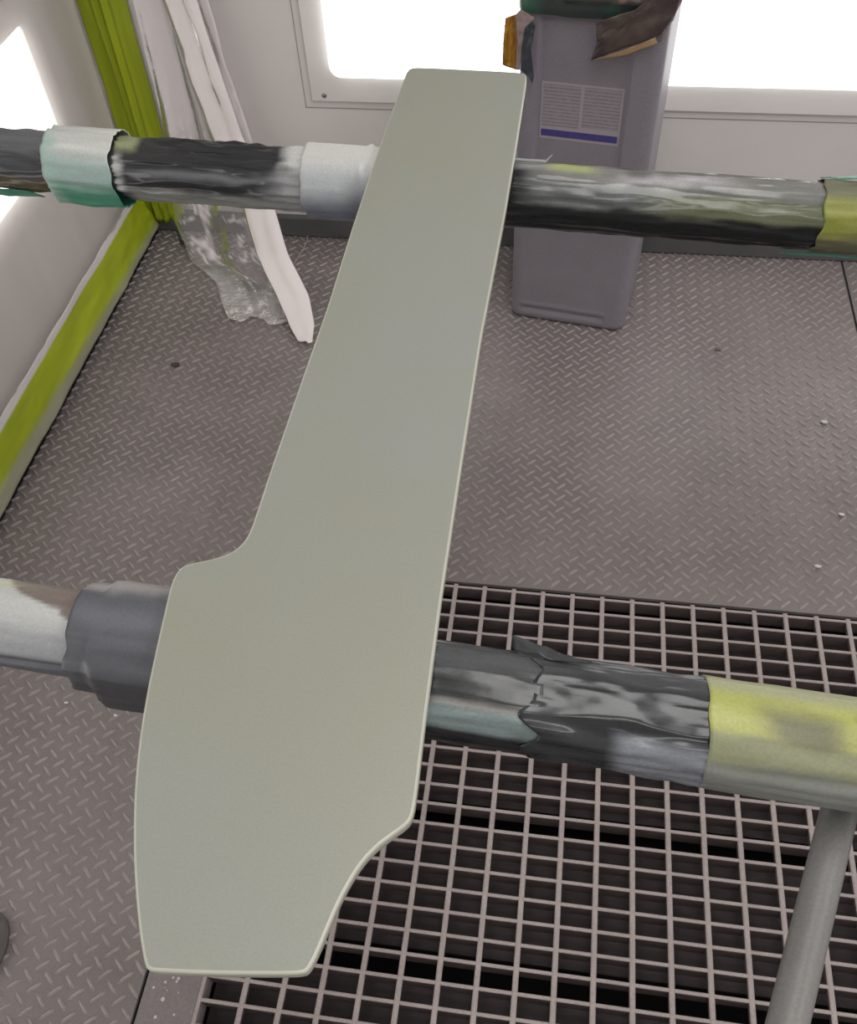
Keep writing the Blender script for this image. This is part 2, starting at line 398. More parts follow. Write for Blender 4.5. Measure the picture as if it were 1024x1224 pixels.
# lime tape down the corner
def strip(name, nu, nv, fn, mat, thick=0.0012, parent=None):
    V = []; Cc = []
    for i in range(nu):
        for j in range(nv):
            p, c = fn(i / (nu - 1), j / (nv - 1)); V.append(p); Cc.append(c)
    o = mesh(name, V, grid_faces(nu, nv), mat, parent, True, Cc)
    md = o.modifiers.new('thickness', 'SOLIDIFY'); md.thickness = thick; md.offset = 0
    return o
LG, LG2, GR, WHT = lin((168, 182, 26)), lin((136, 150, 16)), lin((150, 146, 138)), lin((205, 200, 200))
def corner_tape(u, v):
    z = 0.03 + 1.3 * u; x = -1.010 + 0.106 * v + 0.006 * fbm(z * 3, v * 0.3, 3)
    fold = 0.014 * math.exp(-((v - 0.56 - 0.1 * fbm(z * 1.5, 0, 9)) / 0.06) ** 2) + 0.006 * math.exp(-((v - 0.33 - 0.12 * fbm(z * 2, 1, 4)) / 0.05) ** 2)
    d = 0.006 + fold + 0.004 * fbm(z * 8, v * 3, 1) + 0.012 * sstep(.25, 0, u) * (1 + fbm(z * 25, v * 6, 2))
    c = mixc(LG, LG2, 0.5 + 0.8 * fbm(z * 4, v * 9, 6))
    c = mixc(c, lin((84, 88, 30)), 0.6 * sstep(.03, 0, abs(v - 0.64 - 0.05 * fbm(z * 2, 2, 2))))
    return (x, YB - d, z), c
tag(strip('corner_tape', 120, 40, corner_tape, M['limecol']), 'wide lime green masking tape running up the corner of the booth', 'tape')
def foot_tape(u, v):
    y = 0.25 + (YB - 0.03 - 0.25) * u
    wob = 0.004 * fbm(y * 3, 0, 1)
    z = 0.122 - 0.096 * v + wob * (1 - v) - 0.004 * fbm(y * 9, 3, 1) * v
    out = 0.020 + 0.030 * v + 0.007 * fbm(y * 7, v * 2, 3) + 0.004 * fbm(y * 30, v * 5, 7) * sstep(.7, 1, u)
    c = WHT if v < 0.13 else mixc(LG, LG2, 0.4 + 0.7 * fbm(y * 6, v * 5, 2))
    t = sstep(0.44 + 0.34 * u + 0.06 * fbm(y * 8, 2), 0.66 + 0.34 * u, v); c = mixc(c, GR, t * 0.85)
    return (XL + out, y, z), c
tag(strip('floor_edge_tape', 160, 26, foot_tape, M['limecol']), 'lime green tape with white edge along the foot of the left wall', 'tape')
bl = struct(box('baseboard_left', XL, XL + 0.034, -0.4, YB - 0.02, 0.004, 0.05, M['base'], bev=0.003), 'dark grey base channel along the left wall', 'baseboard')
box('shadow_gap', XL, XL + 0.036, -0.4, YB - 0.02, 0.0, 0.004, M['pit'], bl)

# ------------------------------------------------------------------ the stand with two wrapped bars
ZP = 0.80; BR = 0.0315
stand = tag(empty('panel_stand', (-0.1, 0.56, 0)), 'steel panel stand with two bars wrapped in paint-smeared plastic and tape', 'stand')
def add(o):
    o.parent = stand; o.matrix_parent_inverse = stand.matrix_world.inverted(); return o
stand.matrix_world = Matrix.Translation((-0.1, 0.56, 0))
bpy.context.view_layer.update()
SL = -0.0555
back_axis = lambda X: Vector((X, 0.8455 + SL * (X - 0.0), ZP - BR - 0.0035))
front_axis = lambda X: Vector((X, 0.2745 + SL * (X - 0.0), ZP - BR - 0.0035))
bar_b = add(tube('support_bar', [back_axis(-0.955), back_axis(0.82)], BR - 0.006, M['steel'], None, 24))
bar_f = add(tube('support_bar', [front_axis(-0.74), front_axis(0.80)], BR - 0.006, M['steel'], None, 24))
bar_b['label'] = 'back bar under the narrow end of the panel'; bar_f['label'] = 'front bar under the wide end of the panel'

def wrap(name, bar, axis, view, x0, x1, rad, colfn, mat, nx=None, nt_=84, wr=0.003, wl=1.0, edge=0.004, flap=None, seed=0.0, label=None):
    """a wrapped sleeve around a bar. colfn(X, t): t 0 = top silhouette .. 1 = bottom as seen from the standing side"""
    nx = nx or max(8, int((x1 - x0) / 0.0024))
    V = []; C = []
    for i in range(nx):
        s = i / (nx - 1)
        for j in range(nt_):
            th = 2 * math.pi * j / nt_                      # 0 = towards the viewer side, positive = up
            X = x0 + (x1 - x0) * s
            if s < 0.5: X += edge * (1 - s * 2) * N(math.cos(th) * 2 + seed, math.sin(th) * 2, 11)
            else: X += edge * (s * 2 - 1) * N(math.cos(th) * 2 + seed, math.sin(th) * 2, 17)
            a = view + th; cy, cz = -math.cos(a), math.sin(a)
            tt = (1 - math.sin(th)) / 2; front = math.cos(th)
            q = 1 - abs(fbm(X * 6 * wl + seed, cy * 3.4 + X * 1.3, cz * 3.4 + seed, 2)) * 2.8      # ridged folds along the bar
            rr = rad + wr * (0.55 * max(-0.6, q) + 0.4 * fbm(X * 22 * wl, cy * 5, cz * 5 + seed, 2)) - wr * 0.3
            if flap: rr += flap(X, th)
            c = axis(X)
            if cz > 0.3 and -0.30 < X < 0.04: rr = min(rr, (ZP - 0.0003 - c.z) / cz)
            V.append((c.x, c.y + cy * rr, c.z + cz * rr))
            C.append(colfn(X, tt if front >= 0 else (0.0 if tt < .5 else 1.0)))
    o = mesh(name, V, grid_faces(nx, nt_, True), mat, None, True, C)
    md = o.modifiers.new('thickness', 'SOLIDIFY'); md.thickness = 0.0008; md.offset = -1
    o.parent = bar
    if label: o['label'] = label
    return o
def patches(base, lst, seed=0.0):
    def f(X, t):
        nz = fbm(X * 22 + seed, t * 3.0, seed, 3)
        c = mixc(base, tuple(v * 1.5 + 0.01 for v in base), max(0, fbm(X * 9, t * 9, seed + 3, 3)) * 1.0)
        for (xa, xb, ta, tb, col, sx, st, am) in lst:
            k = sstep(xa - sx, xa + sx, X + nz * am) * (1 - sstep(xb - sx, xb + sx, X + nz * am))
            k *= sstep(ta - st, ta + st, t + nz * am * 9) * (1 - sstep(tb - st, tb + st, t + nz * am * 9))
            c = mixc(c, col, k)
        return c
    return f
VB, VF = math.radians(31.5), math.radians(62.7)
K1, K2, K3 = lin((46, 47, 49)), lin((70, 72, 75)), lin((104, 106, 110))
PALE, TEAL, OLIVE, LIMEP = lin((196, 198, 196)), lin((70, 150, 122)), lin((108, 112, 86)), lin((172, 178, 84))
NB = dict(bar=bar_b, axis=back_axis, view=VB); NF = dict(bar=bar_f, axis=front_axis, view=VF)
# back bar, from the left
wrap('plastic_wrap', x0=-0.955, x1=-0.535, rad=BR - 0.001, wr=0.008, seed=1.0, mat=M['gloss'], label='wrinkled dark grey plastic wrap',
     colfn=patches(K2, [(-.99, -.5, -.1, .35, K3, .01, .15, .01), (-.99, -.5, .82, 1.1, lin((84, 76, 56)), .01, .06, .005)], 1.0), **NB)
wrap('plastic_wrap', x0=-0.482, x1=-0.268, rad=BR, wr=0.009, wl=1.0, seed=4.0, mat=M['gloss'], label='glossy wrinkled black plastic wrap',
     colfn=patches(K1, [(-.50, -.455, .0, .22, lin((150, 156, 120)), .006, .08, .006), (-.47, -.26, .5, .62, K3, .02, .06, .01), (-.47, -.26, .84, 1.1, lin((142, 144, 140)), .01, .06, .006),
            (-.49, -.472, .3, .9, PALE, .006, .1, .004), (-.288, -.2, -.1, .45, PALE, .010, .1, .03), (-.30, -.2, .4, 1.1, lin((150, 152, 154)), .02, .1, .03)], 4.0), **NB)
def flap_g(X, th):
    return 0.005 + 0.007 * sstep(-0.9, -1.5, th if th < math.pi else th - 2 * math.pi) * sstep(2.6, 2.0, abs(th if th < math.pi else th - 2 * math.pi)) * (0.8 + 0.3 * N(X * 30, 0, 0))
wrap('tape_sleeve', x0=-0.560, x1=-0.481, rad=BR + 0.0015, wr=0.003, seed=7.0, mat=M['matt'], flap=flap_g, edge=0.003, label='teal tape sleeve painted white on top',
     colfn=patches(lin((198, 201, 198)), [(-.7, -.4, .42, 1.2, lin((160, 184, 178)), .01, .14, .012), (-.7, -.4, .80, 1.2, TEAL, .01, .16, .015), (-.6, -.55, .05, 1.2, lin((164, 192, 182)), .012, .2, .01)], 7.0), **NB)
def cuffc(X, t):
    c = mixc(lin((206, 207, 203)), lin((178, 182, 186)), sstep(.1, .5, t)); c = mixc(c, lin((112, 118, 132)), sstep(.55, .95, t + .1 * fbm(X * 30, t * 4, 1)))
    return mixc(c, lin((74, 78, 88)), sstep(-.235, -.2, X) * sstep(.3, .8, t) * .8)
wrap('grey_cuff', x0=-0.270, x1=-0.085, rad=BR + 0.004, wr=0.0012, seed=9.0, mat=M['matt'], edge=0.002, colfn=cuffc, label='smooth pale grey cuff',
     flap=lambda X, th: 0.002 + 0.003 * max(0, math.sin(X * 420 + th * 3)) * sstep(-.215, -.2, X), **NB)
wrap('plastic_wrap', x0=-0.105, x1=0.262, rad=BR, wr=0.004, seed=13.0, mat=M['gloss'], label='dark plastic wrap with grey overspray',
     colfn=patches(lin((34, 36, 37)), [(-.035, .3, -.1, .62, lin((88, 90, 90)), .012, .04, .02), (-.02, .3, .02, .3, lin((122, 122, 118)), .03, .10, .02),
            (.05, .16, .06, .22, lin((172, 168, 172)), .03, .06, .02), (.09, .3, .32, .66, lin((98, 102, 80)), .03, .05, .012), (-.05, .02, -.1, .1, lin((140, 140, 140)), .02, .05, .01), (-.015, .03, -.1, .09, lin((160, 168, 110)), .01, .04, .01)], 13.0), **NB)
wrap('lime_tape', x0=0.246, x1=0.44, rad=BR + 0.002, wr=0.004, seed=17.0, mat=M['matt'], label='lime tape dulled by grey overspray', edge=0.005,
     colfn=patches(lin((132, 136, 62)), [(.2, .5, -.1, .25, lin((112, 112, 92)), .01, .1, .01), (.2, .5, .75, 1.1, lin((110, 110, 86)), .01, .1, .01)], 17.0), **NB)
wrap('plastic_wrap', x0=0.42, x1=0.82, rad=BR, wr=0.004, seed=19.0, mat=M['gloss'], label='dark plastic wrap at the end of the back bar', colfn=patches(K2, [], 19.0), nt_=48, **NB)
# front bar
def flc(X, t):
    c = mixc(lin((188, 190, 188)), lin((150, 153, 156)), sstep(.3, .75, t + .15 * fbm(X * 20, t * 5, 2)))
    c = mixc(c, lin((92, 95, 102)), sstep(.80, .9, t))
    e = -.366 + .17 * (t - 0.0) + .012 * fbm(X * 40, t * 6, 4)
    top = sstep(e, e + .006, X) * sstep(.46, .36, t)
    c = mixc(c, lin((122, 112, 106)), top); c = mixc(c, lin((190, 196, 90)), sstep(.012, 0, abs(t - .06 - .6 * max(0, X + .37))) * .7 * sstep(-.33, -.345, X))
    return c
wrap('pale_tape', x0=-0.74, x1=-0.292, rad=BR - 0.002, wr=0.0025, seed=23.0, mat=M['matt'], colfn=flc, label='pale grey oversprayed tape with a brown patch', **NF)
wrap('grey_cuff', x0=-0.297, x1=-0.175, rad=BR + 0.002, wr=0.002, seed=27.0, mat=M['matt'], edge=0.006, label='dark slate grey cuff',
     flap=lambda X, th: 0.0035 + 0.004 * sstep(-.284, -.278, X) + 0.004 * sstep(-1.0, -1.5, th if th < math.pi else th - 2 * math.pi) * sstep(-.282, -.276, X),
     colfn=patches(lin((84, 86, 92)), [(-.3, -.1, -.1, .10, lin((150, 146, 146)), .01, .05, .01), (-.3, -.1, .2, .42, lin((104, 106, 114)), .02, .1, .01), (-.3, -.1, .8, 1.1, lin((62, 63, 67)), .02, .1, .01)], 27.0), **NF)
wrap('plastic_wrap', x0=-0.185, x1=0.012, rad=BR, wr=0.003, seed=31.0, mat=M['gloss'], label='dark plastic wrap with a pale teal patch below',
     colfn=patches(lin((52, 54, 55)), [(-.1, .2, .02, .3, lin((82, 84, 86)), .02, .12, .02), (-.056, .03, .55, .66, lin((158, 156, 152)), .012, .05, .008), (-.075, .06, .62, .86, lin((124, 138, 138)), .02, .05, .008), (-.2, .2, .9, 1.2, lin((30, 32, 34)), .02, .03, .006)], 31.0), **NF)
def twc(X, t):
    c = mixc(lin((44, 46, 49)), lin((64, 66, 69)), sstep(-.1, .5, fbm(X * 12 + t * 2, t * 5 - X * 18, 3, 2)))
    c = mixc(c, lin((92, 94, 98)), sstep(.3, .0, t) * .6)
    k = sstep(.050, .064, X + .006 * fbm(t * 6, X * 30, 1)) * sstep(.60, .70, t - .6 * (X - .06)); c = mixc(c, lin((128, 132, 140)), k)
    return c
wrap('plastic_wrap', x0=0.004, x1=0.116, rad=BR + 0.001, wr=0.0045, wl=1.4, seed=37.0, mat=M['gloss'], colfn=twc, label='black wrinkled plastic twisted round the bar', edge=0.016, **NF)
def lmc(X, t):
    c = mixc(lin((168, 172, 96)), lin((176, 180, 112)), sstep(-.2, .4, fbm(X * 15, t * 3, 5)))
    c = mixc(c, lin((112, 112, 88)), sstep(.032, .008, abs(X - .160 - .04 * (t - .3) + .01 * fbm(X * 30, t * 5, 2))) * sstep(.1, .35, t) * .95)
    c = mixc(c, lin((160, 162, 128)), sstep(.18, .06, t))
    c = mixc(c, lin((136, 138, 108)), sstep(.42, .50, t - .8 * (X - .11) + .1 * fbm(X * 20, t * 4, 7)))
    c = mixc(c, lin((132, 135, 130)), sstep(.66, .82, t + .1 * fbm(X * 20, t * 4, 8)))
    c = mixc(c, lin((112, 104, 60)), sstep(.19, .20, X) * sstep(.12, .2, t) * sstep(.7, .5, t))
    return c
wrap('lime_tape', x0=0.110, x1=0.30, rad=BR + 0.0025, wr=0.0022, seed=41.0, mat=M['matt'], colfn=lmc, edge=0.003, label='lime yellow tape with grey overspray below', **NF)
wrap('plastic_wrap', x0=0.29, x1=0.80, rad=BR, wr=0.004, seed=43.0, mat=M['gloss'], label='dark plastic wrap at the end of the front bar', colfn=patches(K2, [], 43.0), nt_=48, **NF)
# rails and legs of the stand
RZ = ZP - 2 * BR - 0.022
q1 = on_z(988, 1030, RZ); q2 = on_z(943, 1215, RZ)
dr = (q2 - q1).normalized()
add(tube('side_rail', [q1 - dr * 0.085, q1, q2, q2 + dr * 0.06], 0.0112, M['steel'], None, 20))['label'] = 'plain grey round tube under the front bar'
add(tube('side_rail', [(-0.735, 0.33, RZ), (-0.76, 0.91, RZ)], 0.0112, M['steel'], None, 16))
add(tube('side_rail', [(0.70, 0.22, RZ), (0.76, 0.815, RZ)], 0.0112, M['steel'], None, 16))
e2 = q2 + dr * 0.045
legs = [((0.745, 0.2745 + SL * .745, ZP - 2 * BR), (0.745, 0.235, 0.01)), ((0.79, 0.802, ZP - 2 * BR), (0.79, 0.80, 0.01)),
        ((-0.70, 0.3135, ZP - 2 * BR), (-0.689, 0.218, 0.01)), ((-0.935, 0.897, ZP - 2 * BR), (-0.925, 0.62, 0.01)), ((e2.x, e2.y, RZ), (e2.x + 0.05, e2.y - 0.25, 0.01))]
for a, b in legs:
    lg = add(tube('leg', [a, b], 0.011, M['steel'], None, 16))
    # flat two-layer rubber foot
    V = []; F = []; n = 28
    for rr, z in ((0.030, 0.0), (0.0345, 0.003), (0.0345, 0.010), (0.029, 0.013), (0.028, 0.020), (0.020, 0.024), (0.0, 0.024)):
        for k in range(n):
            t = 2 * math.pi * k / n; V.append((b[0] + rr * math.cos(t), b[1] + rr * 1.45 * math.sin(t), z + 0.0018))
    F = grid_faces(7, n, True); F.append(tuple(range(n)))
    ft = mesh('rubber_foot', V, F, M['rubber'], None, True); ft.parent = lg
# loose tag ends of tape on the bars
def scrap(name, pts, mat, parent=None, crumple=0.003, cuts=3, thick=0.0008, seed=0.0, cols=None, freq=40):
    """thin crumpled piece cut to a polygon of 3D points"""
    bm = bmesh.new(); f = bm.faces.new([bm.verts.new(p) for p in pts])
    bmesh.ops.triangulate(bm, faces=bm.faces[:]); 
    for _ in range(cuts): bmesh.ops.subdivide_edges(bm, edges=bm.edges[:], cuts=1, use_grid_fill=True); bmesh.ops.triangulate(bm, faces=bm.faces[:])
    bm.normal_update(); nn = Vector((0, 0, 0))
    for f in bm.faces: nn += f.normal * f.calc_area()
    nn.normalize()
    for v in bm.verts:
        v.co += nn * crumple * (1 - 2.2 * abs(fbm(v.co.x * freq + seed, v.co.y * freq, v.co.z * freq, 3)))
    me = bpy.data.meshes.new(name); bm.to_mesh(me); bm.free()
    me.polygons.foreach_set('use_smooth', [True] * len(me.polygons))
    o = link(name, me, mat, parent)
    md = o.modifiers.new('thickness', 'SOLIDIFY'); md.thickness = thick; md.offset = 0
    return o
def to_bar(o, bar):
    o.parent = bar; return o
M['teal'] = material('teal_tape', lin((44, 128, 104)), rough=0.4, color2=lin((70, 150, 128)), scale=30)
M['palefilm'] = material('pale_film', lin((150, 156, 158)), rough=.3)
M['blackfilm'] = material('black_film', lin((60, 62, 64)), rough=0.25, var=0.3, scale=40)
def barpt(axis, X, ang, rad):
    c = axis(X); return Vector((c.x, c.y - math.cos(ang) * rad, c.z + math.sin(ang) * rad))
to_bar(scrap('tape_end', [barpt(back_axis, .245, 2.15, .034), barpt(back_axis, .27, 1.8, .0365), barpt(back_axis, .31, 1.75, .0365), barpt(back_axis, .36, 1.75, .0365), barpt(back_axis, .36, 2.2, .038), barpt(back_axis, .29, 2.2, .038)], M['teal'], crumple=.002, seed=2), bar_b)
to_bar(scrap('tape_end', [barpt(back_axis, .222, -1.05, .036), barpt(back_axis, .36, -1.05, .036), barpt(back_axis, .36, -1.3, .040), barpt(back_axis, .222, -1.35, .041)], M['teal'], crumple=.001, seed=3), bar_b)
to_bar(scrap('film_end', [barpt(front_axis, -.008, 2.35, .033), barpt(front_axis, .012, 2.1, .034), barpt(front_axis, .045, 2.0, .036), barpt(front_axis, .020, 2.3, .036), barpt(front_axis, -.010, 2.45, .0405)], M['blackfilm'], crumple=.003, seed=5), bar_f)
to_bar(scrap('film_end', [barpt(back_axis, -.055, 1.9, .033), barpt(back_axis, -.02, 1.9, .033), barpt(back_axis, -.014, 2.1, .040), barpt(back_axis, -.020, 2.0, .0345), barpt(back_axis, -.055, 2.0, .0345)], M['palefilm'], crumple=.001, seed=6), bar_b)
to_bar(scrap('tape_end', [barpt(back_axis, -.68, -.9, .034), barpt(back_axis, -.60, -.95, .034), barpt(back_axis, -.585, -1.2, .040), barpt(back_axis, -.62, -1.35, .044), barpt(back_axis, -.68, -1.35, .044)], M['teal'], crumple=.002, seed=8), bar_b)

# ------------------------------------------------------------------ the flat panel
OUT = [(488, 80), (520, 81), (560, 83), (600, 85), (622, 86.5), (629, 88), (629.5, 95), (618, 170), (604, 255), (575, 405), (548, 580), (527, 720), (510, 850), (498, 950), (494, 974), (488, 985),
       (470, 998), (452, 1011), (432, 1032), (412, 1065), (396, 1100), (381, 1137), (371, 1157), (364, 1164), (340, 1165), (300, 1165), (240, 1164), (190, 1161.5), (177, 1160), (172, 1153),
       (165, 1110), (160, 1050), (158.5, 1000), (160, 940), (166, 880), (176, 820), (189, 760), (203, 700), (210, 684), (217, 676.5), (228, 672.5), (252, 668), (274, 661), (288, 651), (297, 638),
       (304, 619), (320, 570), (350, 483), (390, 369), (420, 273), (450, 183), (480, 100)]
TH = 0.0085
pts = [on_z(x, y, ZP + TH) for x, y in OUT]
for _ in range(2):
    q = []
    for i in range(len(pts)):
        a, b = pts[i], pts[(i + 1) % len(pts)]
        if (b - a).length > 0.02: d = min(0.25, 0.006 / (b - a).length); q += [a.lerp(b, d), a.lerp(b, 1 - d)]
        else: q += [a.lerp(b, .25), a.lerp(b, .75)]
    pts = q
bm = bmesh.new()
top = bm.faces.new([bm.verts.new(p) for p in pts]); bm.normal_update()
if top.normal.z < 0: top.normal_flip()
g = bmesh.ops.extrude_face_region(bm, geom=[top])
for e in g['geom']:
    if isinstance(e, bmesh.types.BMVert): e.co.z -= TH - 0.0003
bmesh.ops.recalc_face_normals(bm, faces=bm.faces[:])
ed = [e for e in bm.edges if abs(e.verts[0].co.z - e.verts[1].co.z) < 1e-5]
bmesh.ops.bevel(bm, geom=ed, offset=0.0017, segments=4, profile=0.5, affect='EDGES')
bm.normal_update()
for f in bm.faces: f.material_index = 0 if abs(f.normal.z) > 0.985 else 1
panel = from_bm('flat_panel', bm, [M['panel'], M['rim']])
for p in panel.data.polygons: p.use_smooth = p.material_index == 1
tag(panel, 'long flat sage grey primed panel lying across the two wrapped bars', 'panel')

# ------------------------------------------------------------------ the canister
CX0, CX1 = on_z(608.5, 378, 0), on_z(737, 394, 0)
yaw = math.atan2(CX1.y - CX0.y, CX1.x - CX0.x) - math.radians(3.0)
CW, CDp, CH = 0.246, 0.235, 0.648
can_o = CX0 + Vector((0, 0, 0))
Rz = Matrix.Rotation(yaw, 4, 'Z')
canister = tag(empty('canister', can_o), 'tall grey plastic canister with torn dark wrapping on top and a label', 'canister')
canister.rotation_euler = (0, 0, yaw)
def can_ring(inset, r, n_side=70, n_arc=8):
    """rounded rectangle, u along the front = local x, depth = local y"""
    P = []
    x0, x1, y0, y1 = inset, CW - inset, inset, CDp - inset
    r = max(0.004, r - inset * 0.3)
    for (cx, cy, a0, ex, ey) in ((x0 + r, y0 + r, 180, x1 - r, y0), (x1 - r, y0 + r, 270, x1, y1 - r), (x1 - r, y1 - r, 0, x0 + r, y1), (x0 + r, y1 - r, 90, x0, y0 + r)):
        for k in range(n_arc):
            a = math.radians(a0 + 90 * k / n_arc); P.append((cx + r * math.cos(a), cy + r * math.sin(a)))
        sx, sy = cx + r * math.cos(math.radians(a0 + 90)), cy + r * math.sin(math.radians(a0 + 90))
        ns = n_side if a0 in (180,) else 6
        for k in range(ns): P.append((sx + (ex - sx) * k / ns, sy + (ey - sy) * k / ns))
    return P
def can_front(u, z):
    """relief of the front face: recessed label field and two foot ribs; positive = inwards"""
    d = 0.0070 * sstep(0.034, 0.040, u) * sstep(CW - 0.050, CW - 0.056, u) * sstep(0.300, 0.308, z) * sstep(0.632, 0.624, z)
    if 0.02 < u < CW - 0.04:
        e = sstep(0.02, 0.03, u) * sstep(CW - 0.04, CW - 0.05, u)
        d += 0.003 * e * (sstep(0.008, 0.002, abs(z - 0.030)) - 0.6 * sstep(0.006, 0.001, abs(z - 0.043)))
    return d
zs = [0.0015, 0.002, 0.004, 0.008, 0.013] + [0.018 + 0.0045 * k for k in range(10)] + [0.07 + 0.02 * k for k in range(11)] + [0.280 + 0.006 * k for k in range(6)] + [0.32 + 0.02 * k for k in range(15)] + [0.615 + 0.004 * k for k in range(6)] + [0.638, 0.643, 0.6465, 0.648]
V = []
for z in zs:
    ins = 0.012 * (1 - math.sqrt(max(0, 1 - (1 - min(1, (z - 0.0015) / 0.013)) ** 2))) + 0.014 * (1 - math.sqrt(max(0, 1 - (1 - min(1, (CH - z) / 0.014)) ** 2)))
    for (x, y) in can_ring(ins, 0.022):
        if y < ins + 0.0005: y += can_front(x, z)
        V.append((x, y, z))
nr = len(can_ring(0, 0.022))
F = grid_faces(len(zs), nr, True); F.append(tuple(range(nr))); F.append(tuple((len(zs) - 1) * nr + k for k in range(nr - 1, -1, -1)))
bm = bmesh.new(); me = bpy.data.meshes.new('t'); me.from_pydata(V, [], F); bm.from_mesh(me); bmesh.ops.recalc_face_normals(bm, faces=bm.faces[:])
body = from_bm('body', bm, M['can'], canister, True)
# label: pale field with rows of small print, blue bar
ml = bpy.data.materials.new('label_print'); ml.use_nodes = True; nt = ml.node_tree; b = nt.nodes['Principled BSDF']; b.inputs['Roughness'].default_value = 0.5
tc = nt.nodes.new('ShaderNodeTexCoord'); sp = nt.nodes.new('ShaderNodeSeparateXYZ'); nt.links.new(tc.outputs['Object'], sp.inputs[0])
wv = nt.nodes.new('ShaderNodeMath'); wv.operation = 'MULTIPLY'; wv.inputs[1].default_value = 2 * math.pi / 0.0062; nt.links.new(sp.outputs['Z'], wv.inputs[0])
sn = nt.nodes.new('ShaderNodeMath'); sn.operation = 'SINE'; nt.links.new(wv.outputs[0], sn.inputs[0])
nz = nt.nodes.new('ShaderNodeTexNoise'); nz.inputs['Scale'].default_value = 240; nz.inputs['Detail'].default_value = 3; nt.links.new(tc.outputs['Object'], nz.inputs['Vector'])
mu = nt.nodes.new('ShaderNodeMath'); mu.operation = 'MULTIPLY_ADD'; nt.links.new(nz.outputs['Fac'], mu.inputs[0]); mu.inputs[1].default_value = 3.2; nt.links.new(sn.outputs[0], mu.inputs[2])
rp = nt.nodes.new('ShaderNodeMapRange'); rp.inputs[1].default_value = 1.6; rp.inputs[2].default_value = 2.4; nt.links.new(mu.outputs[0], rp.inputs[0])
mx = nt.nodes.new('ShaderNodeMix'); mx.data_type = 'RGBA'; mx.inputs[6].default_value = (*lin((146, 139, 145)), 1); mx.inputs[7].default_value = (*lin((124, 117, 124)), 1)
nt.links.new(rp.outputs[0], mx.inputs[0]); nt.links.new(mx.outputs[2], b.inputs['Base Color'])
LB = 0.0070
M['labelpale'] = material('label_pale', lin((156, 149, 156)), rough=.5)
lab = box('label', 0.043, CW - 0.059, LB - 0.0006, LB + 0.0002, 0.416, 0.520, M['labelpale'], canister)
box('print_column', 0.046, 0.113, LB - 0.0010, LB - 0.0005, 0.440, 0.516, ml, lab)
box('print_column', 0.118, CW - 0.063, LB - 0.0010, LB - 0.0005, 0.443, 0.516, ml, lab)
box('blue_band', 0.046, CW - 0.062, LB - 0.0011, LB - 0.0005, 0.4210, 0.4335, material('label_blue', lin((66, 60, 122)), rough=.5, var=.25, scale=200), lab)['label'] = 'violet blue band'
# torn wrapping on top of the canister
wm = material('canister_wrap', (1, 1, 1), rough=0.35, attr=True, bump=0.3, bscale=80, fine=.15, fscale=300)
V = []; C = []; lv = [(0.634, -0.003), (0.640, -0.004), (0.650, -0.004), (0.658, -0.003), (0.664, -0.005), (0.670, 0.0), (0.682, 0.004), (0.692, 0.014), (0.700, 0.032), (0.705, 0.06), (0.708, 0.1)]
for i, (z, ins) in enumerate(lv):
    for (x, y) in can_ring(max(ins, 0), 0.024):
        k = -ins if ins < 0 else 0
        dx, dy = x - CW / 2, y - CDp / 2; d = math.hypot(dx, dy)
        g = k + 0.006 * fbm(x * 25, y * 25, z * 20, 3) * (0.25 if i < 4 else 1.0) + .002
        zz = z + 0.010 * fbm(x * 18 + 4, y * 18, z * 9, 2) * (0.25 if i < 4 else 1)
        V.append((x + dx / d * g, y + dy / d * g, zz))
        gcol = mixc(lin((48, 56, 54)), lin((50, 96, 76)), sstep(.0, .35, fbm(x * 14, y * 14, 3, 2)))
        C.append(mixc(gcol, mixc(lin((78, 56, 52)), lin((160, 120, 96)), sstep(.1, .4, fbm(x * 40, y * 40, z * 30))), sstep(.660, .668, zz)))
F = grid_faces(len(lv), nr, True); F.append(tuple((len(lv) - 1) * nr + k for k in range(nr)))
mesh('top_wrapping', V, F, wm, canister, True, C)['label'] = 'dark green band and brown crumpled wrapping'
inv = (Matrix.Translation(can_o) @ Rz).inverted()
def flapp(name, px, Y, mat, seed, crumple=0.004, back=0.0, cuts=4):
    P = [inv @ on_y(x, y, Y + (q if len(p) > 2 else 0.0)) for p in px for (x, y, q) in [(p[0], p[1], p[2] if len(p) > 2 else 0.0)]]
    return scrap(name, P, mat, canister, crumple, cuts, 0.0012, seed, freq=30)
M['flapdark'] = material('flap_dark', lin((62, 52, 56)), rough=.4, color2=lin((84, 72, 66)), scale=25, bump=.3)
M['flaptan'] = material('flap_tan', lin((146, 120, 88)), rough=.5, var=.2, scale=30)
M['flapgold'] = material('flap_gold', lin((176, 128, 40)), rough=.35, color2=lin((120, 80, 26)), scale=60, aniso=(3, 3, .5))
M['flaplilac'] = material('flap_lilac', lin((150, 132, 130)), rough=.4, var=.2, scale=30)
M['flapteal'] = material('flap_teal', lin((52, 66, 64)), rough=.35, color2=lin((62, 62, 72)), scale=30)
flapp('wrapping_flap', [(712, 28), (728, 22), (790, 4), (803, -25), (822, -25), (806, 18), (790, 42), (760, 52), (706, 73), (713, 52)], 1.535, M['flapdark'], 1.0)['label'] = 'dark torn flap with pointed corner'
flapp('wrapping_flap', [(706, 73), (745, 60), (783, 45), (786, 52), (750, 66), (722, 71)], 1.538, M['flaptan'], 2.0, crumple=.001, cuts=2)['label'] = 'tan underside of the torn flap'
flapp('wrapping_flap', [(790, 42), (801, 18), (815, -20), (826, -20), (806, 20), (788, 52)], 1.55, M['flaplilac'], 3.0, crumple=.003)
flapp('wrapping_flap', [(604, 22), (616, 18), (619, 40), (617, 84), (607, 81), (600, 78), (601, 55), (603, 38)], 1.575, M['flapgold'], 4.0, crumple=.003)['label'] = 'golden tape strip hanging on the wrapping'
